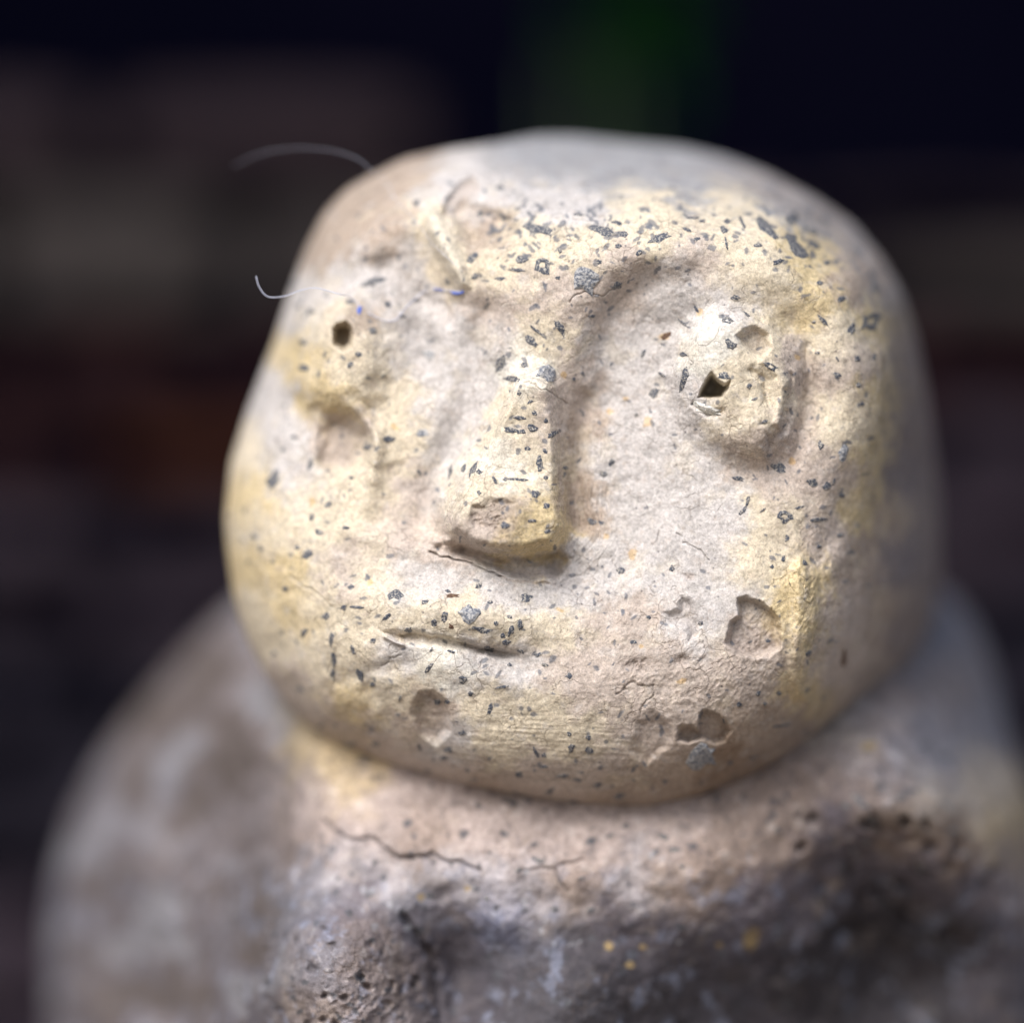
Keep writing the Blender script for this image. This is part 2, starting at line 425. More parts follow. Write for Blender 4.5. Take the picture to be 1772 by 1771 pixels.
# knife facets down the right edge of the face
F.line([(1540,500),(1532,680),(1508,800),(1485,900),(1440,990)], 1.0, 22)
F.poly([(1368,985),(1385,965),(1404,985),(1412,1060),(1405,1150),(1398,1215),(1372,1212),(1366,1150),(1372,1060)], 1.5, 8, 14, warp=0.4)
F.poly([(1404,985),(1418,1000),(1420,1080),(1405,1120)], 0.7, 4, 6, warp=0.4)
# cracks
CR = [[(500,1000),(545,1025),(572,1048)],[(575,1085),(580,1120),(572,1170),(580,1210)],[(985,520),(1015,500),(1040,508),(1068,490)],
      [(880,652),(912,660),(945,672),(968,690),(985,700)],[(1066,1202),(1090,1190),(1110,1186),(1135,1190)],[(1135,1190),(1118,1215),(1110,1245)],
      [(655,1158),(672,1148),(690,1135)],[(1140,920),(1136,935),(1128,942)],[(1170,920),(1178,928),(1184,932)],[(1186,945),(1200,946),(1214,952),(1222,965)]]
for c in CR: F.line(c, -0.28, 1.2, 'crack', warp=2.2, mk=.8)
# fine drag marks left by the modelling tool, following the side of the nose and the cheek
nd = -polydist([(905,622),(948,628),(975,664),(985,740),(985,810),(982,880),(988,915),(968,934),(930,948)], Xf, Yf, False)
env = sstep(5, 14, nd) * sstep(110, 40, nd) * sstep(930, 990, Xf + .5*(Yf-900)) * sstep(1080, 1000, Yf)
marks = fbm(np.stack([nd/7.5 + .8*fbm(P3(Xf, Yf, 8.0, 40), 2), (Yf+Xf)/70, Xf*0], -1), 3, .6, True)
dep -= 0.26 * env * marks
env2 = np.exp(-(((Xf-1060)/80)**2+((Yf-1090)/60)**2))
u2 = (Xf*.80 + Yf*.60)
dep -= 0.13 * env2 * fbm(np.stack([u2/9 + 1.2*fbm(P3(Xf, Yf, 3.0, 26), 3), (Yf-Xf)/60, Xf*0], -1), 3, .6, True)
pitm = np.maximum(F.m['dirt'], F.m.get('scoop', 0)*.6)
dep -= pitm * 0.55 * fbm(P3(F.wx, F.wy, 12.0, 15), 4, .6, True)
dep -= F.h * 1.0
# large uneven modelling of the wet clay, then scale-like roughness low on the right
dep -= 0.55 * fbm(P3(Xf, Yf, 1.0, 95), 3) + 0.25 * fbm(P3(Xf, Yf, 5.0, 28), 3)
rough = np.exp(-(((Xf-1420)/75)**2+((Yf-1030)/130)**2)) + 0.8*np.exp(-(((Xf-1220)/200)**2+((Yf-1190)/80)**2)) + .6*np.exp(-(((Xf-1010)/40)**2+((Yf-870)/120)**2)) + .5*np.exp(-(((Xf-1310)/60)**2+((Yf-745)/50)**2)) + .5*np.exp(-(((Xf-860)/60)**2+((Yf-900)/40)**2))
sc_ = fbm(P3(F.wx*1.0, F.wy*0.75, 2.0, 12), 3, 0.55, True)
dep -= rough * 0.30 * sc_
# lower chin: horizontal burnish marks
bur = np.exp(-(((Xf-930)/260)**2+((Yf-1290)/70)**2))
dep -= bur * 0.10 * fbm(np.stack([Xf/90, (Yf-Xf*.06)/5.5, Xf*0], -1), 2)
nosed = np.exp(-(((Xf-1005)/26)**2+((Yf-810)/110)**2))
dep -= nosed * 0.22 * fbm(np.stack([Xf/6, Yf/70, Xf*0], -1), 2)

# rim: how far and how quickly the surface turns away towards the outline
def rimpar(ph, table):
    t = np.array(table, float); an = np.radians(t[:, 0]); o = np.argsort(an)
    an = np.concatenate([an[o] - 2*math.pi, an[o], an[o] + 2*math.pi])
    return [np.interp(ph, an, np.tile(t[o, k], 3)) for k in (1, 2)]
# angle (0 = right, 90 = down in the photograph), depth mm, exponent
RT = [(0,26,13),(30,24,12),(55,14,12),(75,16,15),(90,16,17),(110,16,15),(130,20,10),(150,22,8),(180,24,8),(200,26,8),(220,24,10),(240,18,14),(270,16,22),(300,18,18),(330,22,14)]
Dr, nn = rimpar(PH.ravel(), RT)
Sf = S.ravel()
dep += Dr * (1 - np.sqrt(np.clip(1 - Sf ** nn, 0, 1)))
P = unproj(Xf, Yf, dep).reshape(NR, NPH, 3)
# back of the head
NB = 70
ysil = dep.reshape(NR, NPH)[-1]
ker = np.hanning(41); ker /= ker.sum()
rows = []
for k in range(1, NB + 1):
    a_ = k / NB * math.pi / 2 * 0.985
    rr = math.cos(a_) ** 0.62; yy = ysil * (1 - k / NB) + ysil.mean() * (k / NB) + 62 * math.sin(a_)
    rows.append(unproj(HC[0] + rr * R * np.cos(phi), HC[1] + rr * R * np.sin(phi), yy))
P = np.concatenate([P, np.array(rows)], 0)
N = grid_normals(P)
if N[NR // 2, NPH // 2][1] > 0: N = -N
nz = fbm(P.reshape(-1, 3) * 1000 / 2.6, 4, 0.55).reshape(P.shape[:2])
nz2 = fbm(P.reshape(-1, 3) * 1000 / 0.8, 2, 0.55).reshape(P.shape[:2])
P = P + N * (0.10 * nz + 0.035 * nz2)[..., None] / 1000

# colours of the head
HCOL = [(700,290,'T'),(780,330,'W'),(620,360,'T'),(560,430,'T'),(660,400,'T'),(700,450,'W'),(620,480,'W'),(760,400,'C'),(790,450,'C'),(840,330,'W'),(840,400,'T'),(930,325,'W'),(880,300,'W'),
 (900,420,'C'),(1000,430,'C'),(1000,350,'W'),(1100,350,'C'),(1150,400,'C'),(1250,360,'C'),(1300,430,'C'),(1400,450,'O'),(1400,520,'O'),(1450,600,'C'),(1350,500,'C'),(1270,480,'C'),(1200,450,'P'),(1060,480,'P'),(880,470,'C'),
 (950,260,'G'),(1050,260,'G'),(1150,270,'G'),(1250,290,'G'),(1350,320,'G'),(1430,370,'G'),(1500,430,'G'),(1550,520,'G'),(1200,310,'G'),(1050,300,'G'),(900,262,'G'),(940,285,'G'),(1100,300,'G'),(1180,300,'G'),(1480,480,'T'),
 (1060,540,'P'),(1085,505,'P'),(1110,560,'W'),(1140,510,'W'),(1070,600,'W'),(1090,640,'W'),(760,690,'W'),(740,620,'W'),(720,560,'W'),(800,620,'W'),(1180,500,'W'),(1250,520,'W'),(1130,600,'W'),(1180,560,'W'),(1080,700,'W'),(1130,760,'W'),(1100,850,'W'),(1200,850,'W'),(1150,950,'W'),(1250,900,'W'),(1050,800,'W'),(1230,960,'W'),  # P points paint the socket's shade arc, W points its lit inside
 (1220,600,'L'),(1300,640,'C'),(1260,720,'C'),(1330,690,'C'),(1300,760,'P'),(1210,760,'W'),(1180,680,'W'),(1400,650,'P'),(1380,740,'P'),(1430,720,'C'),(1450,820,'P'),(1370,840,'P'),(1350,900,'C'),(1320,960,'C'),(1290,980,'C'),(1420,940,'P'),  # L point paints the highlight on the right eye mound
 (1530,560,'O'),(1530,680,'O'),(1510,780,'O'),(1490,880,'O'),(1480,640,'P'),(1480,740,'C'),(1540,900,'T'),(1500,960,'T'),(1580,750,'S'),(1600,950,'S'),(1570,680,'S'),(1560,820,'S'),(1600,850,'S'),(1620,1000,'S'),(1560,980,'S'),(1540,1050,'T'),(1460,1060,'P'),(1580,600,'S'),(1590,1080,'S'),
 (1385,1000,'O'),(1390,1080,'O'),(1385,1180,'O'),(1430,1150,'P'),(1340,1170,'P'),(1250,1150,'P'),(1150,1150,'P'),(1080,1080,'P'),(1050,1000,'W'),(1250,1000,'W'),(1200,1100,'W'),(1100,1200,'P'),(1330,1250,'T'),(1250,1350,'B'),(1120,1370,'T'),(1180,1320,'T'),(1150,1250,'P'),
 (900,640,'L'),(900,700,'C'),(880,760,'C'),(870,800,'L'),(940,800,'C'),(850,840,'C'),(940,880,'O'),(800,870,'C'),(870,890,'T'),(920,930,'O'),(960,720,'P'),(1000,760,'T'),(1000,860,'T'),(1000,660,'P'),(940,580,'C'),(900,530,'P'),(850,590,'W'),(960,520,'P'),(850,540,'P'),  # L points paint the bright highlights of the nose
 (820,680,'W'),(760,650,'W'),(760,580,'W'),(770,750,'W'),(700,600,'W'),(690,690,'C'),(700,760,'C'),(720,850,'P'),(700,900,'P'),(760,850,'W'),(650,800,'C'),(640,880,'C'),(730,930,'P'),(800,930,'P'),
 (560,560,'C'),(600,640,'C'),(540,640,'O'),(570,690,'O'),(620,560,'T'),(640,600,'C'),(520,520,'W'),(590,760,'P'),(480,760,'W'),(470,700,'W'),(510,820,'W'),(440,860,'O'),(450,920,'C'),(480,1000,'O'),(420,980,'O'),(430,780,'C'),(560,850,'C'),(560,930,'C'),(600,980,'P'),(540,1040,'C'),(500,1060,'O'),(440,1060,'C'),
 (650,1000,'C'),(700,1010,'W'),(760,1000,'W'),(850,1020,'W'),(920,1030,'W'),(700,1060,'C'),(800,1060,'C'),(880,1090,'C'),(950,1090,'C'),(980,1010,'W'),(620,1120,'C'),(760,1140,'L'),(830,1150,'W'),(900,1160,'W'),(680,1140,'W'),(960,1160,'P'),
 (560,1160,'C'),(480,1120,'C'),(600,1230,'O'),(680,1200,'C'),(840,1210,'C'),(930,1230,'C'),(1020,1190,'P'),(1000,1270,'C'),(740,1240,'T'),(780,1280,'W'),(860,1290,'C'),(660,1290,'P'),(560,1250,'P'),(780,1340,'P'),(900,1350,'P'),(1020,1340,'P'),(500,1190,'P'),(620,1290,'T'),(1060,1390,'T'),(850,1370,'T')]
px_all = np.concatenate([X, HC[0] + (X[-1] - HC[0])[None] * (1 + 0.12*np.arange(1, NB+1)[:, None]/NB)], 0).ravel()
py_all = np.concatenate([Y, HC[1] + (Y[-1] - HC[1])[None] * (1 + 0.12*np.arange(1, NB+1)[:, None]/NB)], 0).ravel()
Pm = P.reshape(-1, 3) * 1000
wA = fbm(Pm / 3.6, 5, 0.62); wB = fbm(Pm / 3.6 + 40, 5, 0.62)
C = colour_field(HCOL, px_all + 62 * wA, py_all + 62 * wB, None, 24)
# ochre wash lying in broken films, chalky bloom, umber staining, painted flank shade
n1 = fbm(Pm / 5.0 + 9, 5, 0.6); n2 = fbm(Pm / 2.2 + 21, 5, 0.65); n3 = fbm(Pm / 1.1 + 33, 4, 0.6); n4 = fbm(Pm / .45 + 3, 3, 0.6)
flank = np.concatenate([sstep(1.0, .90, S.ravel()), np.zeros(NB*NPH)])
C = mixm(C, 0.30 * sstep(0.10, 0.35, n1) * flank, 'C')
C = mixm(C, np.concatenate([(sstep(.88, .965, S)*sstep(.15, .6, np.cos(PH))*.75).ravel(), np.full(NB*NPH, .75)]) * np.clip(.72 + .9*n1 + .5*n2, 0, 1), (0.255, .208, .185)); C = mixm(C, 0.38 * sstep(0.12, 0.42, n2), 'W')  # right flank darkened: grime, with its shade mixed into the colour
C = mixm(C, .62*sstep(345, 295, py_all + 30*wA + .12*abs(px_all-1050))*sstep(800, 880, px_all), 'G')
C = mixm(C, 0.34 * sstep(0.16, 0.40, -n2), 'P'); C = mixm(C, 0.20 * sstep(0.2, 0.45, n3), 'L')
C = mixm(C, 0.32 * sstep(0.15, 0.4, -n3), 'T'); C = C * (1 + 0.28*np.clip(n4, -.6, .5))[:, None]
full = lambda a_: np.concatenate([a_, np.zeros(NB * NPH)])
for k_, col_, st in (('ridge', 'L', .45), ('scoop', 'T', .5), ('dirt', 'S', 0.55), ('dirt', 'T', 0.5), ('dirtshade', (0.36,.26,.19), 0.8), ('dark', 'D', 1.0), ('crack', (0.16, 0.14, 0.13), 0.6)):  # ridge tint paints a lit facet, scoop tint the shading of hollows
    if k_ in F.m:
        C = mixm(C, full(F.m[k_]) * st * (0.75 + 0.5 * n3 if k_ != 'crack' else np.clip(0.85 + 1.4*n2, 0, 1)), col_)
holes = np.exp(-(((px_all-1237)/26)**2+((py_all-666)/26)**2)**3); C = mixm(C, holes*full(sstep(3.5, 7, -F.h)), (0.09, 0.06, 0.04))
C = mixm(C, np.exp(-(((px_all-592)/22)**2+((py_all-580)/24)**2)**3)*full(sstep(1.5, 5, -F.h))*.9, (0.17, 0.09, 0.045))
# orange iron spots and small slate specks
def specks(C, lst, px, py, col, k=0.85):
    for (x, y, rx, ry, an) in lst:
        i = np.where((abs(px - x) < rx*2.2) & (abs(py - y) < rx*2.2))[0]
        if not len(i): continue
        c_, s_ = math.cos(an), math.sin(an)
        dx, dy = px[i] - x, py[i] - y
        u, v = (dx*c_ + dy*s_)/rx, (-dx*s_ + dy*c_)/ry
        d = np.sqrt(u*u + v*v) + 1.1 * n3[i] + 0.5*n2[i]
        w = (sstep(1.15, 0.75, d) * k)[:, None]
        C[i] = C[i]*(1-w) + np.array(col)*w
    return C
org = [(1055,714),(1038,744),(1122,730),(1071,820),(1370,799),(1032,512),(1083,690),(1058,1006),(969,1057),(657,968),(540,869),(680,690),(683,740),(675,700),(1210,540),(868,583),(1150,583),(1030,990),(1050,930),(1085,915),(1095,960),(936,1020),(1110,1120),(1000,1130),(1180,1180),(1430,700),(1380,620),(910,660),(975,650),(470,900),(640,1010),(1420,660)]
specks(C, [(x, y, rng.uniform(5, 9), rng.uniform(4, 7), rng.uniform(0, 3)) for x, y in org[::2]], px_all, py_all, (0.66, 0.42, 0.14), 0.5)
sm = []
while len(sm) < 620:
    x, y = rng.uniform(400, 1600), rng.uniform(300, 1400)
    dens = 0.35 + 0.65*math.exp(-((x-1100)/330)**2-((y-420)/90)**2) + 0.6*math.exp(-((x-830)/160)**2-((y-1070)/60)**2) + 0.5*math.exp(-((x-1420)/90)**2-((y-800)/200)**2) + .3*math.exp(-((x-900)/80)**2-((y-700)/130)**2)+ .3*math.exp(-((x-900)/300)**2-((y-1300)/80)**2)
    if 1060 < x < 1280 and 760 < y < 1000: dens *= 0.35
    if 1500 < x or y < 330: dens *= 0.3
    if rng.rand() < dens: 
        r = rng.uniform(1.9, 4.6); sm.append((x, y, r*rng.uniform(1, 2.0), r*rng.uniform(.55, 1), rng.uniform(0, 3.14)))
for _ in range(150):
    t = rng.rand(); x = 830 + 680*t; y = 420 - 40*math.sin(math.pi*t) + 90*max(0, t-.75)*4*.5 + rng.normal(0, 38)
    r = rng.uniform(2.4, 6.0); sm.append((x, y, r*rng.uniform(1, 1.9), r*rng.uniform(.5, .9), rng.uniform(0, 3.14)))
specks(C, sm, px_all, py_all, (0.13, 0.145, 0.175), 0.75)
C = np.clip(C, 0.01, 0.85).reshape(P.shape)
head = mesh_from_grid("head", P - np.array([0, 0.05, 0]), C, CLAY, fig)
HP, HN = P, N

def sampler(Pg, Ng, c, R, svals):
    nph = len(R)
    def f(x, y):
        ph = math.atan2(y - c[1], x - c[0]); r = math.hypot(x - c[0], y - c[1])
        j = (ph + math.pi) / (2*math.pi) * nph; j0 = int(j) % nph; j1 = (j0 + 1) % nph; fj = j - int(j)
        Rv = R[j0]*(1-fj) + R[j1]*fj
        t = np.interp(r / Rv, svals, np.arange(len(svals))); i0 = min(int(t), len(svals)-2); fi = t - i0
        q = lambda G: (G[i0, j0]*(1-fj) + G[i0, j1]*fj)*(1-fi) + (G[i0+1, j0]*(1-fj) + G[i0+1, j1]*fj)*fi
        return q(Pg), q(Ng)
    return f
hs = sampler(HP, HN, HC, R, s)

def chip(surf, x, y, w, h, ang, mat, parent, off, ring=False, lift=0.09, n=None, name="stone_chip"):
    rw = random.Random(int(x*7 + y*13))
    n = n or (11 if max(w, h) > 18 else 8)
    c_, s_ = math.cos(math.radians(ang)), math.sin(math.radians(ang))
    rad = []
    for k in range(n):
        t = 2*math.pi*(k + rw.uniform(-.3, .3))/n
        q = rw.uniform(.55, 1.18)
        rad.append((math.cos(t)*w/2*q, math.sin(t)*h/2*q))
    vs = []
    def put(u, v, z):
        p, nn_ = surf(x + u*c_ - v*s_, y + u*s_ + v*c_)
        p = p + nn_*z/1000 - off; vs.append(tuple(p))
    for (k_, z) in ((1.05, -0.35), (1.0, lift*0.4), (0.6, lift)):
        for (u, v) in rad: put(u*k_, v*k_, z + (rw.uniform(-.05, .05) if k_ < 1 else 0))
    put(0, 0, (lift + rw.uniform(-.04, .06)) if not ring else -0.15)
    fs = []
    for r_ in (0, 1):
        for k in range(n):
            a_, b_ = r_*n + k, r_*n + (k+1) % n
            fs.append((a_, b_, b_ + n, a_ + n))
    for k in range(n): fs.append((2*n + k, 2*n + (k+1) % n, 3*n))
    me = bpy.data.meshes.new(name); me.from_pydata(vs, [], fs); me.update()
    me.materials.append(mat)
    o = bpy.data.objects.new(name, me); COL.objects.link(o); o.parent = parent
    return o

CHIPS = """931 397 48 14 15|1044 400 44 18 10|817 447 22 14 -45|903 450 18 14 0|894 468 24 8 5|939 459 32 28 20 r|1012 483 40 52 -25 p|821 479 11 10 0|864 483 20 6 0|1068 495 16 14 0|969 435 8 8 0|965 481 9 7 0|1036 453 9 8 0
842 530 15 6 -45|969 568 30 12 70|927 572 30 7 35|918 591 23 14 50|866 631 30 12 -65|908 632 10 9 0|947 649 34 24 30 p|884 656 28 8 5|917 696 14 6 -40|925 716 9 7 0|898 724 24 7 5|945 728 8 8 0|921 742 16 13 0|882 744 24 10 15|902 748 18 8 0|957 752 22 8 -25|913 777 9 7 0|943 781 13 7 20
933 803 28 11 80|819 813 27 7 -60|829 817 10 8 0|803 811 12 8 -60|779 817 22 6 -80|856 831 16 5 60|874 831 9 7 0|898 831 34 5 0|927 855 14 13 0|945 827 8 8 0|945 876 11 9 0|921 902 14 8 0|829 854 8 7 0|874 910 14 11 0|1008 647 9 8 0|993 657 8 8 0|979 811 9 8 0|898 680 8 10 0
647 487 42 16 -15|670 526 14 11 30|645 574 13 11 0|605 522 13 10 0|621 613 11 9 0|605 633 14 8 -50|526 637 17 13 0|524 593 13 11 0|742 613 20 16 20 p|696 548 13 6 0|516 528 13 10 0|538 540 15 10 0|473 831 28 17 -60|536 805 18 10 -70|510 757 13 6 0|540 896 14 7 -60|568 874 12 8 -50|607 827 9 7 0|633 775 10 7 0|674 761 18 11 0|730 750 22 16 0 p|726 819 14 6 60|599 914 11 6 0
720 352 14 11 0|864 325 15 10 0|830 370 12 9 0|1000 372 20 5 5|1066 386 20 6 15|1077 406 16 10 0|1069 427 11 8 0|1142 412 36 14 -20|1107 437 14 10 -20|1253 398 14 12 0|1259 384 14 9 0|1284 384 22 6 60|1198 377 20 5 0|1215 383 12 6 0|1188 398 18 5 25|1205 414 13 7 0|1257 423 22 6 80|1311 425 14 7 0|1324 394 56 15 45|1379 430 56 20 48|1371 378 22 21 0|1411 424 18 10 30|1407 403 12 9 0|1427 382 16 12 0|1375 410 10 8 0|1348 453 20 9 -20|1431 455 11 9 0|1484 437 18 8 50
1514 497 26 10 70|1506 556 34 26 -50 r|1474 570 20 10 -60|1425 556 22 9 50|1409 558 9 7 0|1455 518 12 10 0|1419 491 10 8 0|1273 516 16 8 0|1204 534 14 5 60|1259 555 17 10 10 r|1182 560 20 5 40|1292 544 16 4 40|1152 582 20 9 -20 b|1182 614 12 12 0|1113 613 14 6 -60|1184 655 40 11 -75|1146 649 14 6 30|1132 680 24 13 -50|1265 597 22 15 40|1334 635 26 14 35 r|1253 651 20 12 10|1223 708 44 17 15 w|1322 731 14 6 -20|1296 669 10 8 0|1306 692 13 5 -20
1449 651 14 9 30|1484 621 12 9 0|1512 619 12 6 -80|1449 623 12 4 60|1414 611 10 7 0|1486 667 8 8 0|1492 700 10 8 0|1460 785 30 14 -70 p|1420 771 14 14 0|1348 810 28 16 20|1277 829 20 8 15|1404 835 18 13 20|1432 842 14 13 0|1443 835 15 4 -75|1457 858 13 10 60|1294 868 18 6 -75|1285 886 16 8 -50|1383 879 16 4 -20|1320 884 11 4 -40|1358 896 28 19 10 r|1413 900 30 8 0|1059 801 13 9 -60|1045 821 14 9 0|1101 719 8 7 0|1024 547 14 5 0
686 1029 25 20 -20|607 1017 13 9 -40|619 1052 26 5 5|595 1053 10 9 0|670 1067 16 8 -40|736 1043 14 9 -10|783 1032 22 6 0 b|775 1024 10 5 0|769 1069 20 10 -75|751 1078 14 11 0|813 1063 34 30 0 p|834 1091 36 11 12|708 1091 13 11 0|781 1085 10 7 60 b|848 1043 9 7 0|911 1036 18 13 0|828 1015 16 7 -20|900 1083 16 10 80|882 1069 9 7 0|884 1093 18 9 -70|871 1101 10 8 0|875 1113 15 8 -10|858 1080 8 7 0|846 1124 16 9 15|931 1134 14 6 -15|943 1152 12 6 0|902 1128 13 6 15|985 1171 14 11 0|801 1178 14 11 0|742 1156 20 8 -55|645 1110 10 9 0|746 1126 9 5 -50|781 1129 12 4 15|882 1152 8 7 0|870 1190 20 4 -10|848 1227 26 8 -70|815 1201 10 9 0|757 1215 12 9 30|775 1216 9 7 0|801 1270 13 9 0
574 1108 28 8 -80|577 1140 26 9 80|576 1168 18 8 -80|611 1126 18 7 70|623 1170 20 12 60|563 1068 13 11 0|526 1095 15 10 -60|645 1186 9 7 0|692 1209 12 4 -65|604 1291 24 7 -15|650 1289 12 10 20|777 1300 18 8 10|768 1313 12 8 0|726 1294 14 5 60|927 1302 18 6 70|941 1308 11 9 0|989 1296 15 11 -70|1019 1301 15 12 20|1018 1278 10 8 0|985 1272 9 8 0|899 1342 13 8 0|821 1350 9 6 0|951 1371 16 9 -30|892 1374 12 5 0|993 1388 13 6 0|973 1344 22 4 -5|1034 1361 14 9 -20|1072 1379 18 8 -10|943 1328 12 5 0|451 950 10 8 0|439 929 10 8 0|532 960 18 13 -40|493 1020 12 8 20|551 921 13 10 0|514 948 9 8 0|475 1132 9 7 60|947 921 12 6 -20|1072 988 14 11 0
1041 906 10 8 0|1024 903 17 9 10|1162 984 10 9 60|1362 933 12 7 -80|1356 968 11 8 70|1336 982 9 7 0|1417 946 9 8 0|1393 976 11 8 50|1454 927 14 9 0|1502 1014 9 7 0|1097 1112 13 8 0|1213 1079 9 9 0|1122 1069 8 7 0|1328 1110 9 7 0|1312 1201 12 7 -50|1348 1201 9 8 0|1279 1221 11 9 -60|1324 1219 9 6 -30|1352 1257 36 4 -10|1304 1312 16 4 -10|1215 1308 48 44 30 p|1460 1140 26 8 -80 b|1400 1130 14 7 -50|1253 1249 9 5 60"""
for t in CHIPS.replace("\n", "|").split("|"):
    f = t.split(); x, y, w, h, an = map(float, f[:5]); w *= 1.2; h *= 1.2; k = f[5] if len(f) > 5 else ''
    mat = {'p': CHIPP, 'w': CHIPW, 'b': CHIPB}.get(k, CHIP)
    chip(hs, x, y, w, h, an, mat, head, np.array([0, 0.05, 0]), ring=(k == 'r'), lift=0.35 if k in ('p', 'w') and w > 40 else 0.10)

# ---- torso
TC = (900.0, 1700.0)
TOUT = [(88,1771),(88,1600),(100,1510),(130,1410),(182,1305),(252,1210),(325,1125),(400,1050),(550,950),(900,900),(1300,930),(1560,970),(1660,1040),
        (1702,1110),(1730,1200),(1755,1300),(1795,1400),(1835,1600),(1860,1900),(1830,2500),(1760,3060),(1400,3080),(900,3080),(400,3080),(100,3060),(50,2500),(60,2000)]
NPT, NRT = 1000, 380
phiT, RTt = outline_R(TOUT, TC, NPT, 0.008)
sT = ssamp(NRT, 40, 900, 9)
S2, PH2 = np.meshgrid(sT, phiT, indexing='ij')
X2 = (TC[0] + S2*RTt*np.cos(PH2)).ravel(); Y2 = (TC[1] + S2*RTt*np.sin(PH2)).ravel()
TD = [(900,1420,14),(700,1400,16),(1100,1430,14),(600,1340,21),(530,1300,27),(1300,1380,19),(1450,1290,24),(1550,1210,34),(1620,1130,52),(1690,1180,54),
      (1640,1260,42),(1700,1350,34),(1720,1450,26),(1620,1400,20),(1520,1400,19),(1500,1550,32),(1600,1680,42),(1420,1650,31),(1350,1750,34),(1700,1650,34),
      (1300,1530,18),(1200,1580,15),(1000,1540,12),(860,1590,12),(1000,1640,13),(980,1740,11),(1120,1700,16),(790,1680,20),(600,1640,6),(600,1750,4),(470,1700,15),(430,1600,30),
      (450,1480,34),(510,1430,25),(650,1520,14),(800,1540,12),(300,1300,70),(250,1500,66),(300,1700,60),(180,1600,74),(380,1230,60),(350,1150,72),(130,1700,78),(390,1450,54),(390,1680,40),
      (600,2000,2),(900,2100,8),(300,2200,50),(1500,2200,30),(900,2900,16),(300,2900,40),(1500,2900,40),(1000,1000,66),(600,1000,70),(1400,1000,68),(500,1150,50),(1000,1200,40)]
dT = tps(TD, X2, Y2, 0.004)
G = Field(X2, Y2)
G.line([(558,1417),(580,1440),(605,1452),(649,1454),(672,1472),(692,1486),(720,1488),(748,1478),(771,1490),(799,1494),(832,1506)], -0.9, 2.4, 'crack', warp=1.3, mk=.8)
G.line([(905,1508),(935,1505),(962,1506),(978,1494),(1010,1490)], -0.5, 1.8, 'crack', warp=1.3, mk=0.6)
G.line([(962,1506),(970,1530),(985,1545)], -0.6, 2.0, 'crack', warp=0.6, mk=0.5)
G.line([(760,1560),(790,1620),(800,1700),(780,1771),(770,1900)], -2.0, 30, 'dirt', mk=0.5)
G.line([(700,1590),(748,1660),(762,1760)], -1.5, 7, 'crack', mk=0.35)
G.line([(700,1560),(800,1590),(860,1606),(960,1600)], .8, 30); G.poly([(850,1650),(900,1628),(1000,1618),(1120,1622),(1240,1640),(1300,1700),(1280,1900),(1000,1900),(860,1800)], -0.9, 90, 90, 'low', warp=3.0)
G.g(600,1700,140,120,0,2.0,3); G.g(980,1720,150,80,0,2.5,3); G.g(1560,1620,150,120,10,-4.0,2)
G.g(1480,1560,60,50,20,1.5); G.g(1640,1600,70,60,20,1.8); G.g(1400,1720,70,60,20,1.8)
G.line([(1380,1560),(1450,1500),(1560,1450),(1680,1430)], -1.2, 34)
for k in range(34):
    x, y = rng.uniform(1380, 1740), rng.uniform(1400, 1620); G.g(x, y, rng.uniform(6, 20), rng.uniform(5, 12), rng.uniform(0, 180), -rng.uniform(.8, 2.4), 3, 'pit')
for k in range(40):
    x, y = rng.uniform(420, 760), rng.uniform(1600, 1790); G.g(x, y, rng.uniform(4, 12), rng.uniform(3, 8), rng.uniform(0, 180), -rng.uniform(.4, 1.2), 3, 'pit' if k % 2 else None)
for k in range(60):
    x, y = rng.uniform(80, 420), rng.uniform(1150, 1800); G.g(x, y, rng.uniform(18, 50), rng.uniform(14, 34), rng.uniform(0, 180), rng.uniform(-2.2, 2.2))
dT -= G.h
dT -= 1.5*fbm(P3(X2, Y2, 4.0, 130), 3) + 0.6*fbm(P3(X2, Y2, 6.0, 36), 4)
dT -= np.exp(-(((X2-600)/180)**2+((Y2-1700)/130)**2)) * 0.7 * fbm(P3(G.wx, G.wy, 2.0, 22), 4, 0.6, True)
RT2 = [(0,50,9),(45,40,14),(90,30,20),(135,45,12),(180,55,8),(225,50,8),(270,20,12),(315,45,9)]
Dr2, nn2 = rimpar(PH2.ravel(), RT2)
dT += Dr2*(1 - np.sqrt(np.clip(1 - S2.ravel()**nn2, 0, 1)))
PT = unproj(X2, Y2, dT).reshape(NRT, NPT, 3)
ys = dT.reshape(NRT, NPT)[-1]; rows = []
for k in range(1, 41):
    a_ = k/40*math.pi/2*0.98; rr = math.cos(a_)**0.6
    rows.append(unproj(TC[0] + rr*RTt*np.cos(phiT), TC[1] + rr*RTt*np.sin(phiT), ys*(1-k/40) + 75*(k/40) + 75*math.sin(a_)))
PT = np.concatenate([PT, np.array(rows)], 0)
PT[..., 2] = np.maximum(PT[..., 2], 0.0)
NT = grid_normals(PT)
if NT[NRT//2, NPT//2][1] > 0: NT = -NT
nz = fbm(PT.reshape(-1, 3)*1000/3.0, 4, 0.6).reshape(PT.shape[:2])
PT = PT + NT*(0.22*nz)[..., None]/1000*(PT[..., 2:3] > 0.001)
